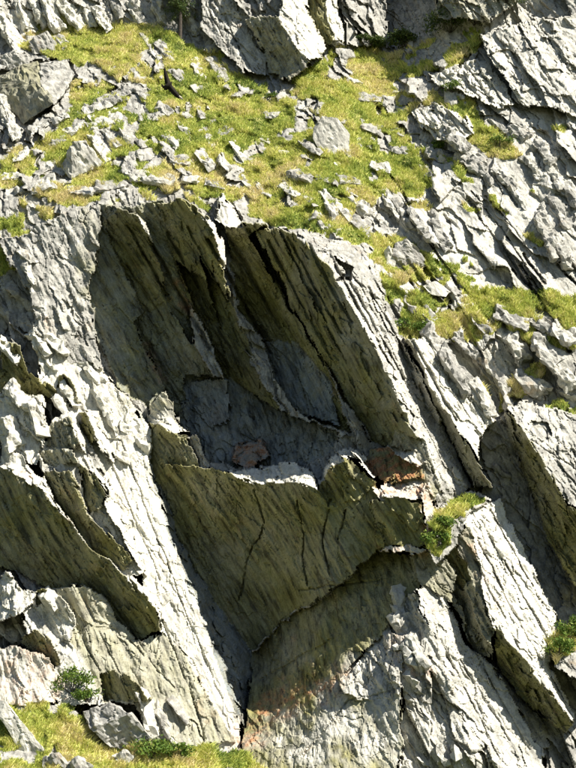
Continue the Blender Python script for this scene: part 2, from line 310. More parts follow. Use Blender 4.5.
for L in [[(254,488),(263,520),(262,534),(252,546),(246,568),(240,600)], [(298,500),(304,540),(303,560),(308,584)], [(330,500),(322,540),(330,575)], [(345,510),(338,540)]]:
    CRACK(*L, w=.8, d=.35)
for L in [[(355,275),(378,320),(392,350)], [(362,290),(402,372)], [(378,330),(430,430)], [(400,375),(446,470)], [(335,262),(350,290)], [(318,240),(340,262)]]:   # prow face
    CRACK(*L, w=.8, d=.22)
for L in [[(120,440),(150,520),(185,610),(222,700)], [(100,440),(130,510),(160,580)], [(155,600),(190,690),(205,740)], [(170,640),(200,720)], [(110,600),(150,660)], [(90,615),(118,670),(130,700)], [(130,640),(175,690)], [(66,610),(100,670)]]:
    CRACK(*L, w=.8, d=.16)
for L in [[(480,520),(520,590),(548,640)], [(490,510),(540,600)], [(478,540),(512,610),(540,660)], [(475,560),(505,620)], [(430,345),(470,420),(482,440)], [(445,355),(488,430)], [(530,440),(576,470)], [(550,455),(590,500)], [(450,610),(500,700),(530,750)], [(440,640),(480,720),(500,760)], [(460,660),(510,740)]]:
    CRACK(*L, w=.9, d=.22)
for L in [[(300,590),(380,580)], [(260,680),(330,640)], [(300,760),(350,700),(395,690)], [(280,640),(262,690)]]:
    CRACK(*L, w=1.0, d=.2)
rr = random.Random(5)
for k in range(22):      # right-hand rock: uneven joints down the layers
    x0 = rr.uniform(385, 570); y0 = rr.uniform(165, 270) ; ln = rr.uniform(25, 110); t = rr.uniform(.85, 1.25)
    CRACK((x0, y0), (x0 + ln * .42, y0 + ln * .5 * t), (x0 + ln * .75, y0 + ln * .95 * t), w=rr.uniform(.8, 2.2), d=rr.uniform(.3, 1.0))
for L in [[(440,70),(468,92)], [(452,68),(480,98)], [(463,64),(494,104)], [(474,62),(505,104)], [(505,35),(540,100)], [(520,28),(556,90)], [(540,25),(575,80)], [(420,110),(440,138)], [(430,106),(452,138)], [(445,110),(464,136)], [(215,0),(240,50),(252,72)], [(205,5),(228,48)], [(225,30),(256,60)]]:
    CRACK(*L, w=1.0, d=.28)
for k in range(14):      # layering of the cave roof
    x0 = 128 + k * 20; y0 = 225 + (k * 29 % 17) + max(0, x0 - 290) * .7; ln = 70 + (k * 41 % 60)
    CRACK((x0, y0), (x0 + ln * .3, y0 + ln * .55), (x0 + ln * .55, y0 + ln), w=1.6, d=.55)
STAIN_AND_LIGHT('r', 1, (240, 456), (262, 446), soft=9); STAIN_AND_LIGHT('r', .8, (178, 285), (190, 312), soft=6); STAIN_AND_LIGHT('r', .7, (146, 345), (160, 380), soft=6)
STAIN_AND_LIGHT('r', .9, (250, 735), (268, 706), (330, 684), soft=20); STAIN_AND_LIGHT('r', .8, (386, 486), (424, 492), (436, 530), soft=12); STAIN_AND_LIGHT('r', .7, (384, 455), (415, 468), soft=8)
STAIN_AND_LIGHT('r', .5, (410, 552), (425, 556), soft=6); STAIN_AND_LIGHT('r', .6, (0, 665), (40, 660), soft=14); STAIN_AND_LIGHT('r', .5, (20, 472), (40, 480), soft=6); STAIN_AND_LIGHT('r', .5, (45, 320), (52, 335), soft=6)
STAIN_AND_LIGHT('r', .5, (395, 640), (420, 680), soft=16); STAIN_AND_LIGHT('r', .4, (470, 545), (500, 600), soft=14); STAIN_AND_LIGHT('r', .4, (222, 262), (216, 240), soft=5)
STAIN_AND_LIGHT('p', .6, (400, 210), (440, 250), (500, 292), soft=40); STAIN_AND_LIGHT('p', .6, (500, 200), (560, 290), soft=30); STAIN_AND_LIGHT('p', .5, (10, 20), (100, 15), soft=30); STAIN_AND_LIGHT('p', .6, (330, 735), (390, 720), soft=40)
STAIN_AND_LIGHT('p', .6, (450, 360), (560, 350), soft=40); STAIN_AND_LIGHT('p', .5, (520, 130), (570, 190), soft=30); STAIN_AND_LIGHT('p', .45, (345, 290), (440, 470), soft=26); STAIN_AND_LIGHT('p', .4, (50, 330), (70, 240), soft=26)

STAIN_AND_LIGHT('p', .85, (300, 750), (345, 715), (395, 740), soft=50); STAIN_AND_LIGHT('p', .5, (345, 690), (395, 640), soft=24)  # sunlight on the lower slab, painted in as paler rock

STAIN_AND_LIGHT('o', .7, (110, 240), (150, 360), (180, 400), soft=40)

STAIN_AND_LIGHT('p', .75, (500, 60), (560, 100), (540, 200), (440, 240), soft=90); STAIN_AND_LIGHT('p', .6, (450, 90), (440, 130), soft=30); STAIN_AND_LIGHT('p', .6, (470, 350), (560, 400), soft=60); STAIN_AND_LIGHT('p', .5, (215, 10), (255, 60), soft=20)

# grass cover
GRASS = []
def G(*pts): GRASS.append(pts)
G((22,48),(28,26),(50,16),(75,22),(110,26),(150,28),(190,40),(215,58),(242,76),(292,82),(322,58),(345,44),(400,50),(440,36),(482,30),(478,58),(430,72),(404,88),(410,100),(450,96),(480,112),(500,140),(520,150),(500,158),(470,145),(440,140),(412,118),(398,128),(415,150),(430,180),(420,195),(390,190),(340,215),(300,222),(268,222),(240,205),(200,195),(160,190),(120,190),(100,200),(60,205),(30,190),(0,190),(0,160),(40,140),(70,110),(70,60))
G((268,222),(330,190),(380,230),(420,246),(470,282),(520,290),(590,300),(590,350),(540,345),(500,328),(475,345),(440,335),(420,345),(400,335),(385,300),(375,270),(345,245),(310,228))
G((-20,700),(40,698),(70,705),(88,722),(110,742),(150,746),(200,746),(250,752),(320,790),(-20,790))
G((430,520),(450,500),(475,492),(492,498),(468,514),(458,520),(455,545),(436,560),(428,545))
G((548,640),(590,615),(590,645),(552,662))
G((505,385),(520,368),(548,358),(546,375),(520,395),(500,416),(540,402),(590,408),(590,416),(530,412),(505,422))
G((-20,215),(25,220),(22,270),(-20,280))
G((430,96),(470,105),(500,135),(520,152),(505,155),(470,135))

for p in [(440,158,16,6),(462,172,14,5),(398,178,18,6),(420,205,12,5),(500,205,14,6),(528,238,10,5),(470,205,10,4),(540,300,20,6),(455,262,18,6),(560,300,14,6),(548,100,8,4),(330,235,16,6),(300,228,18,5),(30,240,14,8),(12,262,16,8),(120,205,16,5),(150,198,14,5),(200,205,14,5),(540,190,8,5),(470,320,20,6),(40,212,18,6),(560,128,10,4),(480,388,10,5),(545,410,26,4),(425,400,4,5)]:
    G(*[(p[0] + p[2] * math.cos(t * .7854) + .35 * p[3] * math.sin(t * .7854), p[1] + p[3] * math.sin(t * .7854) + .45 * p[2] * math.cos(t * .7854)) for t in range(8)])

GM = np.zeros(GX.shape)
q = np.stack([GX / 30, GY / 22, GX * 0 + 3], -1)
gx = GX + 7 * fbm(q * 1.6, 31, 3, .6); gy = GY + 5 * fbm(q * 1.6 + 9, 37, 3, .6)
for p in GRASS: GM[inside(gx, gy, p)] = 1
Y0 = base_y(GX, GY) - OFF
rx, rz = ray(GX, GY)
PM = np.stack([rx * Y0, Y0, CAM[2] + rz * Y0], -1)      # macro shape

# broken layers: flat-faced cells of three sizes, broken more in some places than in others
H0, D0, F01, F02 = voro(layer(PM + 0.5 * fbm(PM * 0.3, 2, 2)[..., None], 9.0, 5.0, 2.0), 7)
d0 = (rnd(H0, 4) - 0.5) * 1.3 + (rnd(H0, 5) * 1.2 - 1.0) * D0[..., 2] * 1.3 + (rnd(H0, 6) - 0.5) * 0.9 * D0[..., 0]
H1, D1, F11, F12 = voro(layer(PM + 0.6 * fbm(PM * 0.5, 3, 3)[..., None], 4.6, 2.4, 0.75), 1)
# the bare rock on the right breaks into longer, bigger slabs
RZ = (JX > 378 + 3 * (rnd(hc, 7) - .5)) & (JY < 335) & (ID < 0)
Hb, Db, Fb1, Fb2 = voro(layer(PM + 0.7 * fbm(PM * 0.35, 6, 3)[..., None], 10.0, 4.0, 1.25), 19)
H1 = np.where(RZ, Hb, H1); D1 = np.where(RZ[..., None], Db * np.array([1, 1, 1.5]), D1); F11 = np.where(RZ, Fb1, F11); F12 = np.where(RZ, Fb2, F12)
k1 = rnd(H1, 5) * 1.2 - 0.95
d1 = (rnd(H1, 4) - 0.45) * 1.0 + k1 * D1[..., 2] * 0.8 + (rnd(H1, 6) - 0.5) * 0.7 * D1[..., 0]
H2, D2, F21, F22 = voro(layer(PM + 0.1 * fbm(PM * 2, 4, 2)[..., None], 1.3, 0.8, 0.30), 2)
d2 = (rnd(H2, 4) - 0.5) * 0.32 + (rnd(H2, 5) - 0.6) * 0.3 * D2[..., 2] + (rnd(H2, 6) - 0.5) * 0.24 * D2[..., 0]
sm = lambda v, a, b: np.clip((v - a) / (b - a), 0, 1) ** 2 * (3 - 2 * np.clip((v - a) / (b - a), 0, 1))
m1 = 0.35 + 0.9 * sm(fbm(PM * 0.16, 71, 3), -.5, .5)
m2 = 0.06 + 0.75 * sm(fbm(PM * 0.3, 72, 4, .6), -.35, .6)
stri = fbm(layer(PM, 7.0, 2.5, 0.55), 81, 4, 0.55)
d3 = 0.045 * fbm(layer(PM, 0.5, 0.4, 0.16), 8, 3, 0.6) + 0.25 * fbm(PM * 0.45, 12, 3) + (0.10 + 0.16 * CW[..., 1]) * stri
crack = -0.16 * np.clip(1 - (F12 - F11) / 0.05, 0, 1) * (rnd(H1, 9) > .7) - 0.03 * m2 * np.clip(1 - (F22 - F21) / 0.1, 0, 1)
# grass hides the broken rock, except where outcrops stand through
outc = fbm(np.stack([GX / 26, GY / 18, GX * 0], -1), 77, 3, .6)
free = ID < 0
GM = np.where(free, GM, 0)
thr = np.where((GX < 175) & (GY > 85) & (GY < 215), 0.05, 0.45)
GM = np.where((outc > thr) & (d1 > -0.15), 0, GM)
soft = GM.copy()
for _ in range(2): soft[1:-1, 1:-1] = (soft[1:-1, 1:-1] * 2 + soft[:-2, 1:-1] + soft[2:, 1:-1] + soft[1:-1, :-2] + soft[1:-1, 2:]) / 6
rockd = np.where(AMP > .38, AMP, 0) * 0.8 * d0 + AMP * m1 * d1 + FAMP * (m2 * d2 + d3 + crack)
turfd = 0.42 * fbm(PM * 0.8, 50, 4, .55) + 0.12 + 0.25 * np.clip(d1, -1, .5)
YF = Y0 - (rockd * (1 - soft) + turfd * soft)
PF = np.stack([rx * YF, YF, CAM[2] + rz * YF], -1)

def tri_add(me, V, Fq):
    me.vertices.add(len(V)); me.vertices.foreach_set('co', V.astype(np.float32).ravel())
    n = Fq.shape[1]
    me.loops.add(Fq.size); me.loops.foreach_set('vertex_index', Fq.astype(np.int32).ravel())
    me.polygons.add(len(Fq)); me.polygons.foreach_set('loop_start', np.arange(0, Fq.size, n, dtype=np.int32))
    me.polygons.foreach_set('loop_total', np.full(len(Fq), n, np.int32))
    me.update(calc_edges=True)
def mesh_obj(name, V, Fq, mat, parent=None, cols=None, smooth=False, **props):
    me = bpy.data.meshes.new(name); tri_add(me, V, Fq)
    if cols is not None:
        at = me.attributes.new('weights', 'FLOAT_COLOR', 'POINT'); at.data.foreach_set('color', cols.astype(np.float32).ravel())
    me.polygons.foreach_set('use_smooth', np.full(len(Fq), smooth)); me.materials.append(mat)
    o = bpy.data.objects.new(name, me); COL.objects.link(o); o.parent = parent
    for k, v in props.items(): o[k] = v
    return o

# ------------------------------------------------------------------ materials
def newmat(name):
    m = bpy.data.materials.new(name); m.use_nodes = True; t = m.node_tree
    b = t.nodes['Principled BSDF']; b.inputs['Roughness'].default_value = 0.9; b.inputs['Specular IOR Level'].default_value = 0.15
    return m, t, b
def N(t, ty, **kw):
    n = t.nodes.new(ty)
    for k, v in kw.items(): setattr(n, k, v)
    return n
def ramp(t, inp, stops):
    r = N(t, 'ShaderNodeValToRGB'); e = r.color_ramp.elements
    while len(e) < len(stops): e.new(0.5)
    for i, (p, c) in enumerate(stops): e[i].position = p; e[i].color = c if len(c) == 4 else (*c, 1)
    t.links.new(inp, r.inputs[0]); return r.outputs[0]
def mix(t, fac, a, b, mode='MIX'):
    n = N(t, 'ShaderNodeMix', data_type='RGBA', blend_type=mode)
    for s, v in ((n.inputs[0], fac), (n.inputs[6], a), (n.inputs[7], b)):
        if isinstance(v, (int, float)): s.default_value = v
        elif isinstance(v, tuple): s.default_value = (*v, 1)
        else: t.links.new(v, s)
    return n.outputs[2]
def math_(t, op, a, b=None, clamp=False):
    n = N(t, 'ShaderNodeMath', operation=op, use_clamp=clamp)
    for s, v in zip(n.inputs, (a, b)):
        if v is None: continue
        if isinstance(v, (int, float)): s.default_value = v
        else: t.links.new(v, s)
    return n.outputs[0]
def noise(t, vec, scale, detail=4, rough=0.55):
    n = N(t, 'ShaderNodeTexNoise'); n.inputs['Scale'].default_value = scale; n.inputs['Detail'].default_value = detail
    n.inputs['Roughness'].default_value = rough; t.links.new(vec, n.inputs['Vector']); return n.outputs[0]
def rock_material():
    m, t, b = newmat('layered_rock')
    geo = N(t, 'ShaderNodeNewGeometry'); pos = geo.outputs['Position']
    at = N(t, 'ShaderNodeAttribute', attribute_name='weights')
    sep = N(t, 'ShaderNodeSeparateColor'); t.links.new(at.outputs['Color'], sep.inputs[0])
    pale, olive, blue, rust = sep.outputs[0], sep.outputs[1], sep.outputs[2], at.outputs['Alpha']
    # layered coordinates
    cmb = N(t, 'ShaderNodeCombineXYZ')
    for i, (v, s) in enumerate(((AX, 0.35), (BX, 0.6), (NF, 2.4))):
        d = N(t, 'ShaderNodeVectorMath', operation='DOT_PRODUCT'); t.links.new(pos, d.inputs[0]); d.inputs[1].default_value = tuple(v * s)
        t.links.new(d.outputs['Value'], cmb.inputs[i])
    lay = cmb.outputs[0]
    big = noise(t, pos, 0.28, 3, 0.6); mid = noise(t, pos, 1.6, 5, 0.65); fine = noise(t, pos, 9, 3, 0.7); st = noise(t, lay, 1.3, 4, 0.65)
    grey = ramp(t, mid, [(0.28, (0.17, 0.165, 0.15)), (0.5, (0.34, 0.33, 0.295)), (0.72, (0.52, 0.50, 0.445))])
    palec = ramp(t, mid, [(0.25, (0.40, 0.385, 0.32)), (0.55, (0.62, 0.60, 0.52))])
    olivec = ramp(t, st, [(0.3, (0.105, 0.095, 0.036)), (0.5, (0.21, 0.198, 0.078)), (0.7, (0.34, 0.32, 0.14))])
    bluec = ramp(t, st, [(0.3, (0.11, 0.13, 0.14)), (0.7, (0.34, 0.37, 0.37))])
    rustc = ramp(t, fine, [(0.3, (0.22, 0.085, 0.03)), (0.7, (0.50, 0.27, 0.14))])
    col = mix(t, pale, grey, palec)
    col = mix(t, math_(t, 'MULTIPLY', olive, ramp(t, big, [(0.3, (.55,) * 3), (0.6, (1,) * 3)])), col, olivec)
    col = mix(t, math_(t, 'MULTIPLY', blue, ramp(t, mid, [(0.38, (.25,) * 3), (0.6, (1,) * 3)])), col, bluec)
    col = mix(t, math_(t, 'MULTIPLY', rust, ramp(t, mid, [(0.42, (0,) * 3), (0.6, (1,) * 3)])), col, rustc)
    # lichen, iron stain and dark seams that belong to the rock
    iron = ramp(t, noise(t, pos, 0.55, 6, 0.7), [(0.60, (0,) * 3), (0.74, (.55,) * 3)])
    col = mix(t, iron, col, (0.42, 0.30, 0.17))
    lich = ramp(t, noise(t, pos, 2.3, 5, 0.75), [(0.57, (0,) * 3), (0.68, (.55,) * 3)])
    col = mix(t, math_(t, 'MULTIPLY', lich, math_(t, 'SUBTRACT', 1.0, pale, True)), col, (0.13, 0.13, 0.12))
    seam = ramp(t, st, [(0.36, (.45,) * 3), (0.46, (1,) * 3)])
    col = mix(t, 0.75, col, seam, 'MULTIPLY')
    col = mix(t, 0.6, col, ramp(t, fine, [(0.3, (.6,) * 3), (0.6, (1.1,) * 3)]), 'MULTIPLY')
    t.links.new(col, b.inputs['Base Color'])
    hgt = math_(t, 'ADD', math_(t, 'MULTIPLY', st, 0.7), math_(t, 'MULTIPLY', fine, 0.35))
    bp = N(t, 'ShaderNodeBump'); bp.inputs['Strength'].default_value = 0.55; bp.inputs['Distance'].default_value = 0.12
    t.links.new(hgt, bp.inputs['Height']); t.links.new(bp.outputs[0], b.inputs['Normal'])
    return m
ROCK = rock_material()
def turf_material():
    m, t, b = newmat('turf'); geo = N(t, 'ShaderNodeNewGeometry'); pos = geo.outputs['Position']
    c = ramp(t, noise(t, pos, 0.8, 6, 0.65), [(0.3, (0.10, 0.11, 0.03)), (0.5, (0.26, 0.26, 0.07)), (0.7, (0.38, 0.33, 0.13))])
    t.links.new(c, b.inputs['Base Color']); return m
TURF = turf_material()
VALLEY, _t, _b = newmat('valley_ground'); _g = N(_t, 'ShaderNodeNewGeometry')
_t.links.new(ramp(_t, noise(_t, _g.outputs['Position'], 0.15, 6, 0.6), [(.35, (.035, .045, .015)), (.65, (.10, .11, .035))]), _b.inputs['Base Color'])
def grass_material():
    m, t, b = newmat('grass_blades')
    at = N(t, 'ShaderNodeAttribute', attribute_name='weights'); sep = N(t, 'ShaderNodeSeparateColor'); t.links.new(at.outputs['Color'], sep.inputs[0])
    c = ramp(t, sep.outputs[0], [(0.0, (0.17, 0.25, 0.06)), (0.4, (0.50, 0.56, 0.13)), (0.7, (0.70, 0.68, 0.21)), (1.0, (0.76, 0.66, 0.36))])
    t.links.new(c, b.inputs['Base Color'])
    tr = N(t, 'ShaderNodeBsdfTranslucent'); t.links.new(c, tr.inputs[0]); mx = N(t, 'ShaderNodeMixShader'); mx.inputs[0].default_value = 0.3
    t.links.new(b.outputs[0], mx.inputs[1]); t.links.new(tr.outputs[0], mx.inputs[2]); t.links.new(mx.outputs[0], t.nodes['Material Output'].inputs[0])
    return m
BLADE = grass_material()

# ------------------------------------------------------------------ cut the cliff into its slabs
cliff = bpy.data.objects.new('cliff', None); COL.objects.link(cliff); cliff['kind'] = 'structure'
cliff.location = tuple(point(288, 768))
bpy.context.view_layer.update(); CL0 = np.array(cliff.location)
PID = np.where(ID >= 0, ID, -1).astype(np.int64)
splitable = np.array([fc['split'] for fc in FACETS] + [True])
sp = splitable[ID]
PID = np.where(sp, 1000 + (H1.astype(np.int64) & 0xffffff), PID)
PID = np.where(soft > 0.5, -5, PID)
nr, nc = GX.shape
vi = np.arange(nr * nc).reshape(nr, nc)
quads = np.stack([vi[1:, :-1], vi[1:, 1:], vi[:-1, 1:], vi[:-1, :-1]], -1).reshape(-1, 4)
yq = YF.ravel()[quads]; near = np.take_along_axis(quads, yq.argmin(1)[:, None], 1)[:, 0]
qid = PID.ravel()[near]
VV = PF.reshape(-1, 3); CC = CW.reshape(-1, 4)
inframe = (GX > 0) & (GX < 576) & (GY > 0) & (GY < 768)
def emit(name, mask, mat, parent, **props):
    Q = quads[mask]; u, inv = np.unique(Q, return_inverse=True)
    V = VV[u] - (CL0 if parent is cliff else 0)
    return mesh_obj(name, V, inv.reshape(-1, 4), mat, parent, CC[u], **props)
emit('grassy_slope', qid == -5, TURF, None, kind='structure')
order = np.argsort(qid, kind='stable'); uq, st_, ct = np.unique(qid[order], return_index=True, return_counts=True)
infr = inframe.ravel()[near]
big = []; rest = np.zeros(len(quads), bool)
for u, s, c in zip(uq, st_, ct):
    if u == -5: continue
    sel = order[s:s + c]; vis = infr[sel].sum()
    if u < 1000 and u >= 0: big.append((1e9, u, sel))
    else: big.append((vis, u, sel))
big.sort(key=lambda z: -z[0])
for n, (v, u, sel) in enumerate(big):
    mk = np.zeros(len(quads), bool); mk[sel] = True
    if n < 299 and v > 12: emit(FACETS[u]['name'] if 0 <= u < 1000 else 'rock_slab', mk, ROCK, cliff)
    else: rest |= mk
emit('broken_rock', rest, ROCK, cliff, kind='stuff')

# ------------------------------------------------------------------ ground of the valley
gu = np.concatenate([-np.geomspace(900, 4, 30), np.linspace(-3, 3, 3), np.geomspace(4, 900, 30)])
gxv, gyv = np.meshgrid(gu, np.concatenate([-np.geomspace(900, 5, 26), np.linspace(0, 96, 40), np.geomspace(100, 900, 20)]))
foot = CAM[2] + ray(288.0, 850.0)[1] * 84
gz = np.interp(gyv, [-900, -5, 5, 60, 84, 140, 900], [60, 0, 0, foot - 1.0, foot - 0.3, foot - 2, foot - 2]) + 0.25 * fbm(np.stack([gxv / 9, gyv / 9, gxv * 0], -1), 90, 3)
gz = np.where((abs(gxv) < 6) & (abs(gyv) < 6), 0, gz)
gi = np.arange(gxv.size).reshape(gxv.shape)
gq = np.stack([gi[:-1, :-1], gi[:-1, 1:], gi[1:, 1:], gi[1:, :-1]], -1).reshape(-1, 4)
mesh_obj('ground', np.stack([gxv, gyv, gz], -1).reshape(-1, 3), gq, VALLEY, None, np.zeros((gxv.size, 4)), smooth=True, kind='structure')

# ------------------------------------------------------------------ grass blades
def surf(x, y):
    fx = np.interp(x, XS, np.arange(nc)); fy = np.interp(y, YS, np.arange(nr))
    i = np.minimum(fx.astype(int), nc - 2); j = np.minimum(fy.astype(int), nr - 2); a = (fx - i)[:, None]; b = (fy - j)[:, None]
    return PF[j, i] * (1 - a) * (1 - b) + PF[j, i + 1] * a * (1 - b) + PF[j + 1, i] * (1 - a) * b + PF[j + 1, i + 1] * a * b
def blades(name, mask, n, hmin, hmax, label):
    w_ = np.outer(np.gradient(YS), np.gradient(XS)) * mask * inframe_wide
    p = (w_ / w_.sum()).ravel(); idx = RNG.choice(p.size, n, p=p)
    x = GX.ravel()[idx] + RNG.uniform(-.6, .6, n); y = GY.ravel()[idx] + RNG.uniform(-.6, .6, n)
    B = surf(x, y)
    cl = fbm(B * 0.9, 61, 3, .6); cl2 = fbm(B * 0.35, 67, 3)
    L = (hmin + (hmax - hmin) * np.clip(0.45 + 0.6 * cl, 0, 1)) * RNG.uniform(.6, 1.25, n)
    az = RNG.uniform(0, 2 * np.pi, n); le = RNG.uniform(.1, .75, n)
    d = np.stack([np.cos(az) * le, np.sin(az) * le - 0.30, np.ones(n) * .9], -1); d /= np.linalg.norm(d, axis=1)[:, None]
    sd = np.stack([np.sin(az + 1.2), -np.cos(az + 1.2), az * 0], -1) * (0.028 + 0.03 * RNG.random(n))[:, None]
    B = B - np.array([0, 0, .03])
    mid_ = B + d * (L * .55)[:, None]; tip = B + d * L[:, None] + np.stack([np.cos(az), np.sin(az), az * 0 - .5], -1) * (L * .22)[:, None]
    V = np.stack([B - sd, B + sd, mid_ + sd * .7, mid_ - sd * .7, tip], 1).reshape(-1, 3)
    o = np.arange(n)[:, None] * 5
    Fc = np.concatenate([o + np.array([0, 1, 2]), o + np.array([0, 2, 3]), o + np.array([3, 2, 4])])
    tint = np.clip(0.56 + 0.45 * cl2 + 0.25 * cl + RNG.normal(0, .16, n), 0, 1)
    c = np.zeros((n, 5, 4)); c[:, :, 0] = tint[:, None]
    ob = mesh_obj(name, V, Fc, BLADE, None, c.reshape(-1, 4)); ob['kind'] = 'stuff'; ob['label'] = label; ob['category'] = 'grass'
inframe_wide = (GX > -40) & (GX < 616) & (GY > -40) & (GY < 800)
blades('grass', (soft > .5).astype(float), 170000, 0.16, 0.55, 'yellow green alpine grass covering the slopes and ledges of the cliff')
# ------------------------------------------------------------------ solid stones and blocks
def rough_hull(name, pts, edge=0.35, amp=0.15, wts=(0, 0, 0, 0), seed=0):
    """solid rock: the hull of its corner points, broken up; returns the mesh with its origin at the base"""
    pts = np.asarray(pts, float); org = np.array([pts[:, 0].mean(), pts[:, 1].mean(), pts[:, 2].min()])
    bm = bmesh.new()
    for p in pts - org: bm.verts.new(p)
    r = bmesh.ops.convex_hull(bm, input=bm.verts)
    bmesh.ops.delete(bm, geom=[v for v in bm.verts if not v.link_faces], context='VERTS')
    for _ in range(6):
        lg = [e for e in bm.edges if e.calc_length() > edge]
        if not lg or len(bm.faces) > 3500: break
        bmesh.ops.subdivide_edges(bm, edges=lg, cuts=1, use_grid_fill=False)
        bmesh.ops.triangulate(bm, faces=bm.faces)
    bm.normal_update(); bm.verts.ensure_lookup_table()
    co = np.array([v.co[:] for v in bm.verts]); no = np.array([v.normal[:] for v in bm.verts])
    W = co + org
    h, d, f1, f2 = voro(layer(W, 0.8, 0.6, 0.28), 3)
    dd = amp * ((rnd(h, 4) - .5) * 1.6 + 0.6 * fbm(W * 1.3, 14, 3) + 0.3 * fbm(W * 5, 15, 2))
    co = co + no * dd[:, None]
    for v, c in zip(bm.verts, co): v.co = c
    me = bpy.data.meshes.new(name); bm.to_mesh(me); bm.free(); me.materials.append(ROCK)
    at = me.attributes.new('weights', 'FLOAT_COLOR', 'POINT'); at.data.foreach_set('color', np.tile(np.array(wts, np.float32), len(me.vertices)))
    return me, org
def here(x, y):
    """how far the finished surface stands out of the plain hillside at a place"""
    return float(base_y(x, y) - surf(np.array([float(x)]), np.array([float(y)]))[0, 1])
def block_points(cx, cy, L, W, ang, prot, rg):
    a = math.radians(ang + rg.uniform(-12, 12)); e1 = np.array([math.cos(a), math.sin(a)]); e2 = np.array([math.sin(a), -math.cos(a)])
    o = here(cx, cy); out = []; prot = prot * rg.uniform(.55, .95)
    j = lambda s: rg.uniform(-s, s)
    def add(u, v, d): p = np.array([cx, cy]) + e1 * L * .5 * u + e2 * W * .5 * v; out.append((p[0], p[1], o + d))
    for s1 in (-1, 1):
        tp = rg.uniform(.45, 1.1)
        for s2 in (-1, 1):
            u, v = s1 + j(.3), s2 * tp + j(.3)
            add(u * 1.1, v * 1.1, -1.1); add(u, v, prot * rg.uniform(-.3, .35))
    for s1 in (-1, -.2, 1):
        if rg.random() < .85: add(s1 * .8 + j(.25), -.5 + j(.35), prot * rg.uniform(.6, 1.05))
        if rg.random() < .7: add(s1 * .75 + j(.3), .3 + j(.4), prot * rg.uniform(.3, .8))
    return out
def to_world(pts, yref=None):
    A = np.array(pts, float); return point(A[:, 0], A[:, 1], A[:, 2])
def put(name, me, org, parent=None, label=None, cat=None, group=None):
    o = bpy.data.objects.new(name, me); COL.objects.link(o)
    if parent is not None: o.parent = parent; o.location = tuple(org - np.array(parent.location))
    else: o.location = tuple(org)
    if label: o['label'] = label; o['category'] = cat
    if group: o['group'] = group
    return o
rg = random.Random(3)
def part_block(*b, w=(0, 0, 0, 0)):
    me, org = rough_hull('rock_block', to_world(block_points(*b, rg)), edge=.26, amp=.2, wts=w); put('rock_block', me, org, cliff)
def stone(*b, w=(0, 0, 0, 0)):
    x, y, L = b[0], b[1], b[2]
    area = ('in the grass just below the top crags' if y < 75 else 'in the rocky ground below the big square boulder' if x < 160 and y < 140 else
            'on the grassy brow above the left wall' if x < 130 else 'on the grassy brow above the dark overhang' if y > 172 and x < 300 else
            'in the grass around the standing slab shaped boulder' if 285 < x < 385 and y > 100 else 'in the grass beside the layered block' if x > 340 else 'in the middle of the open meadow')
    size = 'long' if L >= 28 else 'medium sized' if L >= 20 else 'small'
    tone = 'pale' if w[0] > .6 else 'grey' if w[0] > .1 else 'dark grey'
    label = f'{size} {tone} stone {area}'; group = 'stones ' + area
    me, org = rough_hull('stone', to_world(block_points(*b, rg)), edge=.3, wts=w); put('stone', me, org, None, label, 'stone', group)
def boulder(pts, label, w=(0, 0, 0, 0), depth=1.4, amp=.12, flat=None, slope=False):
    c = np.mean([(p[0], p[1]) for p in pts], 0); o = here(*c) if flat is None else flat
    yb = float(base_y(*c))
    P = [(x, y, z + o + float(base_y(x, y)) - yb) for x, y, z in pts]     # one depth for the whole stone
    if slope: yb = 0; P = [(x, y, z) for x, y, z in pts]; P += [(x, y, min(z, .5) - depth) for x, y, z in pts]
    else:
        P += [(x + (c[0] - x) * .15, y + (c[1] - y) * .15, min(z, .3) + o - depth + float(base_y(x, y)) - yb) for x, y, z in pts]
    me, org = rough_hull('boulder', to_world(P), edge=.2, amp=amp, wts=w); put('boulder', me, org, None, label, 'boulder')
PALE = (1, 0, 0, 0); HALF = (.5, 0, 0, 0)
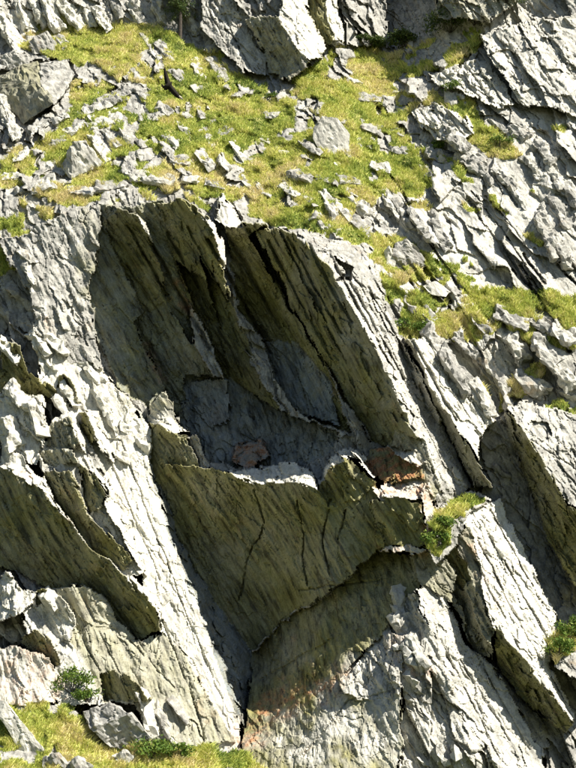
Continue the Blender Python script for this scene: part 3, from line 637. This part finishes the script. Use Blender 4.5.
# rock blocks of the crags and walls
for b in [(8,30,45,18,62,1.2),(24,15,34,14,60,1),(36,8,26,12,70,.8),(52,14,40,14,60,1.2),(70,12,34,14,55,1),(88,16,26,10,60,.8),(101,18,26,12,60,.8),
          (118,8,26,14,70,.9),(135,10,28,16,75,1),(160,12,26,14,75,1.1),(62,2,22,12,60,.8),(192,20,34,12,62,.8),(8,118,46,15,62,1.4),
          (520,130,26,16,40,1),(545,150,32,16,50,1.1),(535,168,26,14,50,.9),(557,178,28,14,50,1),(500,126,22,12,40,.8),(565,150,24,14,60,1),(572,195,26,12,55,1),(560,212,36,10,58,1),(574,225,30,12,58,1),(548,235,46,14,58,1.3),(563,252,40,12,60,1.2),
          (455,140,26,14,35,.8),(470,158,34,16,30,1.0),(440,156,22,12,20,.7),(430,174,28,12,30,.8),(455,186,30,12,40,.8),(485,172,30,12,50,.8),(505,178,30,12,52,.9),(520,195,36,12,55,.9),
          (330,205,26,9,55,.8),(345,212,28,9,55,.9),(360,205,26,10,52,.8),(375,215,34,10,52,1),(320,222,20,8,55,.7),(362,228,30,9,55,.9),(352,190,22,10,40,.7),(392,205,34,12,55,.9),(405,215,40,12,55,1),(422,225,40,12,55,1),(440,232,40,10,55,1),
          (512,318,40,24,25,1.2),(545,322,30,22,30,1.1),(565,335,26,20,40,1.1),(516,348,34,24,62,1.4),(548,355,44,20,55,1.7),(472,350,46,15,60,1.3),(455,372,54,12,60,1.3),(490,368,44,14,62,1.3),(500,332,20,10,50,.7),(530,384,32,18,30,1),(570,392,24,20,40,1),(480,325,24,10,40,.7),(440,350,40,10,58,1.0),(505,395,34,12,62,1.0),(484,400,40,10,62,1.0),(560,372,30,16,45,1.1),(430,318,22,8,55,.8),(412,308,22,8,55,.8),
          (40,345,26,12,50,1),(55,345,32,8,48,.9),(50,362,24,7,48,.8),(70,395,28,10,60,1),(92,372,28,10,50,.9),(100,397,32,9,62,.9),(113,422,32,9,62,.8),(18,395,28,18,45,1.2),(36,420,36,16,68,1.1),(12,432,36,22,70,1.0),(130,430,24,14,30,.9),(141,442,18,12,30,.9),(121,456,24,8,40,.7),(22,300,36,14,52,1.2),(8,312,34,14,45,1.2),(30,275,30,10,60,1),(8,350,30,12,40,1),(60,404,22,8,60,.7),(25,255,24,12,50,.8),
          (22,626,26,12,60,1),(6,634,30,14,20,1),(52,602,20,12,50,.9),(148,712,52,14,58,1.3),(165,726,44,12,55,1.0),(180,712,30,8,58,.7)]:
    part_block(*b, w=PALE if ((b[1] > 330 and b[0] < 150) or (b[1] < 40 and b[0] < 110)) else (rg.choice([0, .2, .5]), 0, 0, 0))
for k in range(18):   # rubble at the foot of the slab, lower right
    y = rg.uniform(595, 775); x = rg.uniform(398, 420) + max(0, (y - 640)) * rg.uniform(-.05, .42)
    part_block(x, y, rg.uniform(14, 34), rg.uniform(7, 14), rg.choice([60, 60, 65, 40, -20, 20]) + rg.uniform(-10, 10), rg.uniform(.4, .9), w=HALF)
# stones on the upper slope
for b in [(148,42,24,11,40,.8),(165,50,24,10,45,.8),(155,54,14,8,40,.6),(62,42,16,9,50,.7),(95,106,32,14,-20,1),(110,99,26,12,-15,.9),(126,92,22,10,-30,.8),(140,92,14,8,50,.6),(106,121,42,13,-18,1.0),(88,112,16,12,50,.8),
          (58,142,22,11,-20,.9),(100,148,32,13,55,1.2),(112,138,26,10,55,1),(125,132,26,10,55,1),(139,141,24,9,55,.9),(148,118,16,9,0,.7),(30,150,22,9,-25,.7),(20,156,18,8,-25,.6),(38,128,20,8,-30,.6),(12,148,16,8,0,.6),(42,186,24,13,-10,.9),(12,176,22,8,0,.6),(150,178,50,11,5,1.0),(112,186,36,12,0,1),(180,160,20,12,0,.7),
          (205,160,24,12,50,.8),(200,112,14,10,60,.6),(228,130,26,10,-25,.7),(212,140,14,10,50,.5),(197,88,16,10,50,.6),(237,151,24,8,45,.8),(253,160,20,8,45,.7),(270,115,16,8,10,.6),(300,107,14,7,20,.5),(310,146,24,8,35,.7),(300,176,26,11,10,.8),(326,179,22,10,20,.7),(250,186,22,8,40,.7),(263,191,18,8,40,.6),(356,80,20,8,10,.6),(372,98,22,9,0,.7),(361,142,12,10,60,.6),(371,128,22,10,20,.7),(380,166,20,12,10,.8),(350,180,24,9,20,.7),
          (198,70,24,9,55,.7),(220,71,28,11,55,.8),(178,75,18,8,50,.6),(405,88,28,11,-15,.8),(400,150,18,10,10,.6),(395,130,16,8,20,.6),(165,110,16,8,30,.6),(185,130,18,8,40,.6),(172,140,16,7,30,.5),(225,165,18,8,40,.6),(280,150,14,7,30,.5),(265,140,14,7,20,.5),(215,185,20,9,30,.7),(190,180,20,9,20,.7),(75,128,20,9,-25,.7),(60,118,18,8,-30,.7),(50,165,20,9,-20,.7),(25,190,18,9,0,.7),(80,190,24,10,10,.8),(345,150,14,7,30,.5),(340,165,18,8,30,.6),(290,190,20,8,40,.6),(310,200,20,8,45,.6)]:
    stone(*b, w=(rg.choice([0, 0, .35, .8]), 0, 0, 0))
# bigger stones, each its own
boulder([(0,77,.9),(20,66,2.2),(37,62,1.6),(38,85,3.0),(53,103,2.6),(24,123,-1.2),(7,98,-.9),(-8,92,-.6)], 'big square boulder with a dark shaded front among the upper left crags', w=(0, .6, 0, 0), depth=2.2, slope=True)  # olive weight puts the shade of the front into the boulder's colour
boulder([(40,64,2.0),(66,60,1.2),(74,75,.8),(63,94,1.2),(54,105,1.6),(41,85,2.9)], 'pale wedge shaped boulder leaning against the big dark fronted boulder', depth=2.4, slope=True)
boulder([(28,41,.8),(47,32,.6),(62,48,.3),(52,54,.8),(33,54,.9)], 'square grey boulder topped with grass below the upper left crags', depth=1.4)
boulder([(0,56,.8),(14,50,.9),(30,58,.5),(28,66,.8),(4,70,.6)], 'low dark boulder above the big square boulder', depth=1.4)
boulder([(62,166,.5),(72,142,1.2),(86,140,1.0),(103,164,.4),(78,180,.6),(72,178,1.1)], 'large pale wedge shaped stone jutting from the lower meadow', depth=1.4, w=(.4, 0, 0, 0))
boulder([(313,128,.5),(322,116,.6),(338,118,.5),(350,134,.3),(349,164,.4),(338,166,.8),(318,148,.9),(313,138,.8)], 'smooth light grey slab shaped boulder standing in the middle of the meadow', depth=1.0, w=(.5, 0, 0, 0), amp=.05)
boulder([(395,243,.7),(406,239,.9),(419,250,.4),(430,266,.1),(412,272,.3),(397,268,.9),(394,256,1.3)], 'dark shaded angular boulder on the grassy ledge above the sharp prow', depth=1.2)
boulder([(384,251,.4),(389,246,.6),(396,262,.5),(394,272,.6),(386,266,.7)], 'small white stone leaning on the dark boulder of the grassy ledge', depth=.8, w=PALE, amp=.06)
boulder([(423,286,.4),(436,281,.3),(450,292,.2),(446,297,.5),(430,294,.6)], 'flat white stone lying in the grass of the ledge', depth=.8, w=PALE, amp=.06)
boulder([(84,712,.5),(112,704,1.0),(130,714,1.6),(152,738,1.2),(138,750,.9),(112,748,1.2),(90,728,1.4)], 'long grey boulder at the foot of the pale wall beside the lower grass', depth=2.0, flat=5.6)
boulder([(-6,700,.4),(6,702,.8),(52,760,.9),(40,775,.6),(30,770,.8),(0,716,.9)], 'long white slab of rock lying across the lower left grass', depth=.6, w=PALE, amp=.06)
boulder([(44,758,.4),(58,754,.7),(66,764,.6),(56,775,.5),(46,772,.6)], 'small grey stone beside the long white slab in the lower grass', depth=.7)
boulder([(66,766,.4),(78,758,.9),(94,766,.5),(88,780,.6),(70,780,.8)], 'pointed dark stone at the bottom of the lower grass', depth=.7)
boulder([(112,756,.4),(124,750,.7),(134,756,.4),(128,764,.7),(116,763,.7)], 'small pale stone just below the long grey boulder', depth=.7, w=HALF)

# ------------------------------------------------------------------ shrubs, trees, bird
def leaf_material(name, stops):
    m, t, b = newmat(name); at = N(t, 'ShaderNodeAttribute', attribute_name='weights'); sep = N(t, 'ShaderNodeSeparateColor'); t.links.new(at.outputs['Color'], sep.inputs[0])
    c = ramp(t, sep.outputs[0], stops); t.links.new(c, b.inputs['Base Color']); b.inputs['Roughness'].default_value = .6
    tr = N(t, 'ShaderNodeBsdfTranslucent'); t.links.new(c, tr.inputs[0]); mx = N(t, 'ShaderNodeMixShader'); mx.inputs[0].default_value = .25
    t.links.new(b.outputs[0], mx.inputs[1]); t.links.new(tr.outputs[0], mx.inputs[2]); t.links.new(mx.outputs[0], t.nodes['Material Output'].inputs[0]); return m
LEAF = leaf_material('shrub_leaves', [(0, (.05, .09, .02)), (.5, (.12, .20, .035)), (1, (.26, .30, .06))])
NEEDLE = leaf_material('needles', [(0, (.03, .055, .02)), (.5, (.07, .11, .03)), (1, (.15, .17, .05))])
BARKM, _t, _b = newmat('bark'); _g = N(_t, 'ShaderNodeNewGeometry')
_t.links.new(ramp(_t, noise(_t, _g.outputs['Position'], 7, 5), [(.3, (.03, .025, .02)), (.7, (.09, .075, .06))]), _b.inputs['Base Color'])
def leaves(C, size, rs, long=1.6):
    n = len(C); u = rs.normal(size=(n, 3)); u /= np.linalg.norm(u, axis=1)[:, None]; v = np.cross(u, rs.normal(size=(n, 3))); v /= np.linalg.norm(v, axis=1)[:, None]
    s = size * rs.uniform(.6, 1.3, n)[:, None]
    V = np.stack([C - u * s * long, C + v * s * .6, C + u * s * long, C - v * s * .6], 1).reshape(-1, 3)
    Fq = np.arange(n * 4).reshape(-1, 4); col = np.zeros((n, 4, 4)); col[:, :, 0] = np.clip(rs.normal(.5, .22, n), 0, 1)[:, None]
    return V, Fq, col.reshape(-1, 4)
def tube(pts, rad, k=7):
    pts = np.array(pts, float); V = []; 
    for i, p in enumerate(pts):
        d = pts[min(i + 1, len(pts) - 1)] - pts[max(i - 1, 0)]; d /= np.linalg.norm(d); a = np.cross(d, [0.3, 1, .1]); a /= np.linalg.norm(a); b = np.cross(d, a)
        for j in range(k): t = 2 * math.pi * j / k; V.append(p + rad[i] * (math.cos(t) * a + math.sin(t) * b))
    Fq = [[i * k + j, i * k + (j + 1) % k, (i + 1) * k + (j + 1) % k, (i + 1) * k + j] for i in range(len(pts) - 1) for j in range(k)]
    return np.array(V), np.array(Fq)
def join(parts):
    V, Fs, o = [], [], 0
    for v, f in parts: V.append(v); Fs.append(f + o); o += len(v)
    return np.concatenate(V), np.concatenate(Fs)
def shrub(x, y, wd, ht, label, seed, n=700, mat=None, leaf=.075, name='shrub'):
    rs = np.random.default_rng(seed); B = surf(np.array([float(x)]), np.array([float(y)]))[0]
    e = bpy.data.objects.new(name, None); COL.objects.link(e); e.location = tuple(B); e['label'] = label; e['category'] = 'shrub'
    cl = []; st = []
    for k in range(9):
        a = rs.uniform(0, 2 * np.pi); r = wd * .5 * math.sqrt(rs.random()); h = ht * rs.uniform(.35, .95) * (1 - .4 * (2 * r / wd) ** 2)
        c = np.array([math.cos(a) * r, math.sin(a) * r * .8 - .1, h]); cl.append(c); st.append(tube([(0, 0, -.15), c * np.array([.5, .5, .55]), c], [.03, .02, .008], 5))
    cl = np.array(cl); C = cl[rs.integers(0, 9, n)] + rs.normal(size=(n, 3)) * np.array([wd, wd * .8, ht]) * .13
    C = C[C[:, 2] > -.05]
    V, Fq, c = leaves(C, leaf, rs); mesh_obj('foliage', V, Fq, mat or LEAF, e, c)
    V, Fq = join(st); mesh_obj('stem', V, Fq, BARKM, e)
shrub(72, 692, 1.9, 1.5, 'dark green bush below the pale wall above the lower grass', 1)
shrub(88, 702, 1.2, .9, 'small green bush between the dark bush and the long grey boulder', 2, 450)
shrub(150, 757, 2.4, 1.0, 'wide green bush at the foot of the pale wall', 3, 900)
shrub(178, 758, 1.3, .8, 'low green bush right of the wide bush at the wall foot', 4, 450)
shrub(403, 330, 1.3, 1.0, 'round bright green cushion bush above the dark crevice beside the prow', 5, 500)
shrub(421, 334, 1.2, .8, 'low bright green cushion bush next to the round cushion bush', 6, 450)
shrub(436, 546, 1.3, 1.0, 'small bush on the grass shelf right of the overhang', 7, 450)
shrub(446, 528, 1.2, .7, 'low bush in the middle of the grass shelf right of the overhang', 8, 400)
shrub(558, 655, 1.5, 1.1, 'green bush in the grass by the lower right slab', 9, 600)
shrub(570, 640, 1.4, 1.3, 'taller green bush above the bush by the lower right slab', 10, 600)
shrub(452, 92, 1.6, .8, 'low dry bush under the layered block of the upper right crag', 11, 500)
shrub(500, 148, 1.6, 1.0, 'olive bush in the cleft of the upper right rocks', 12, 500)
shrub(436, 152, 1.2, .8, 'small olive bush between the grey blocks right of the meadow', 13, 400)
shrub(272, 100, .9, .6, 'little dark plant in the short grass below the overhanging crag', 14, 250)
def conifer(x, y, H, R, z0, label, seed, group=None, lean=0.0):
    rs = np.random.default_rng(seed); B = surf(np.array([float(x)]), np.array([float(y)]))[0]
    e = bpy.data.objects.new('conifer_tree', None); COL.objects.link(e); e.location = tuple(B); e['label'] = label; e['category'] = 'tree'
    zs = np.linspace(-.4, H, 12); V, Fq = tube([(lean * z, .03 * math.sin(z), z) for z in zs], [.17 * (1 - .93 * max(z, 0) / H) + .01 for z in zs], 9)
    mesh_obj('trunk', V, Fq, BARKM, e)
    br, C = [], []
    z = z0
    while z < H - .2:
        for k in range(4):
            a = rs.uniform(0, 2 * np.pi); L = R * (1 - (z - z0) / (H - z0)) ** .8 * rs.uniform(.6, 1.1) + .15
            tip = np.array([lean * z + math.cos(a) * L, math.sin(a) * L, z - .22 * L]); m = np.array([lean * z, 0, z])
            br.append(tube([m, (m + tip) / 2 + np.array([0, 0, .08]), tip], [.035, .022, .006], 5))
            t = rs.random(int(70 * L + 12)) ** .8; p = m + (tip - m) * t[:, None] + rs.normal(size=(len(t), 3)) * np.array([.13, .13, .10]) * (0.5 + L * .45); p[:, 2] -= rs.random(len(t)) * .18
            C.append(p)
        z += rs.uniform(.22, .42)
    for v_, f_ in br: mesh_obj('branch', v_, f_, BARKM, e)
    V, Fq, c = leaves(np.concatenate(C), .05, rs, 2.4); mesh_obj('crown', V, Fq, NEEDLE, e, c)
conifer(180, 38, 8.5, 1.5, 2.6, 'conifer with a bare dark lower trunk at the top of the meadow', 21)
for i, (x, y, wd, ht, lb) in enumerate([(405, 46, 2.2, 1.2, 'dark dense bush in front of the dark recess of the top crags'), (450, 32, 3.4, 2.0, 'widest dark bush overhanging the shaded bank'), (474, 24, 3.0, 1.6, 'dark bush next to the top edge of the big bare slab'), (505, 2, 2.6, 1.8, 'dark bush growing above the big bare slab'), (366, 46, 2.2, .7, 'low dark green growth at the foot of the grey top crag')]):
    shrub(x, y, wd, ht, lb, 30 + i, 1800, NEEDLE, .085)

def bird():
    c = point(168, 87, 14.0); e = bpy.data.objects.new('bird', None); COL.objects.link(e); e.location = tuple(c)
    e['label'] = 'dark bird of prey gliding with spread wings in front of the meadow'; e['category'] = 'bird'
    m, t, b = newmat('dark_feathers'); g = N(t, 'ShaderNodeNewGeometry'); t.links.new(ramp(t, noise(t, g.outputs['Position'], 14, 4), [(.3, (.010, .008, .006)), (.7, (.028, .022, .016))]), b.inputs['Base Color'])
    m2, t2, b2 = newmat('pale_feathers'); g2 = N(t2, 'ShaderNodeNewGeometry'); t2.links.new(ramp(t2, noise(t2, g2.outputs['Position'], 20, 3), [(.3, (.30, .26, .2)), (.7, (.55, .5, .42))]), b2.inputs['Base Color'])
    k = float(c[1]) / CP / FPX * 1.12      # metres per photo pixel out there
    ux = np.array([k, 0, 0]); uy = np.array([0, 0, -k]); D = np.array([0, -1, 0])
    def loc(x, y, d=0): return (x - 168) * ux + (y - 87) * uy + D * d
    def wing(name, rows, mat):
        # rows: leading edge, trailing edge, lift - a cambered wing with thickness
        V = []
        for (x1, y1, x2, y2, d) in rows:
            a, bq = loc(x1, y1, d), loc(x2, y2, d - .06); mid_ = (a + bq) / 2
            V += [a, mid_ + D * .045, bq, mid_ - D * .02]
        Fq = [[i * 4 + j, i * 4 + (j + 1) % 4, i * 4 + 4 + (j + 1) % 4, i * 4 + 4 + j] for i in range(len(rows) - 1) for j in range(4)]
        n = len(rows) - 1; Fq += [[0, 1, 2, 3], [n * 4 + 3, n * 4 + 2, n * 4 + 1, n * 4]]
        return mesh_obj(name, np.array(V), np.array(Fq), mat, e, smooth=True)
    wing('wing', [(164.6, 69, 165.2, 69.4, .30), (163.9, 72, 166.4, 72, .26), (164, 76, 167.8, 75.5, .2), (164.6, 81, 169.4, 80, .1), (166, 86, 171, 83, 0)], m)
    wing('wing', [(170.6, 82.6, 166.6, 88, 0), (172.4, 86.5, 169.4, 91, .1), (175.8, 91.5, 172.6, 95.5, .2), (178.6, 95.5, 175.8, 98.6, .26), (180.2, 98.5, 178.4, 100.2, .3)], m)
    wing('wing_tip', [(179.4, 97.2, 177.8, 99.6, .29), (181.2, 99, 180.4, 100.6, .32), (182.6, 101.2, 182.2, 101.8, .34)], m2)
    V, Fq = tube([loc(x, y, .03) for x, y in ((172, 81.6), (170.5, 83.4), (168, 85.6), (165.6, 87), (164, 87.6), (163, 87.6))], [.015, .07, .15, .14, .09, .05], 10); mesh_obj('body', V, Fq, m, e, smooth=True)
    V, Fq = tube([loc(x, y, .05) for x, y in ((164.4, 87.4), (163.2, 86.6), (162.4, 85.2), (162.2, 83.8))], [.07, .075, .06, .012], 8); mesh_obj('head', V, Fq, m, e, smooth=True)
    wing('tail', [(166, 85.8, 167.4, 87.4, 0), (164.6, 88, 167.8, 88.6, 0), (164, 90, 167.4, 89.8, 0)], m)
bird()
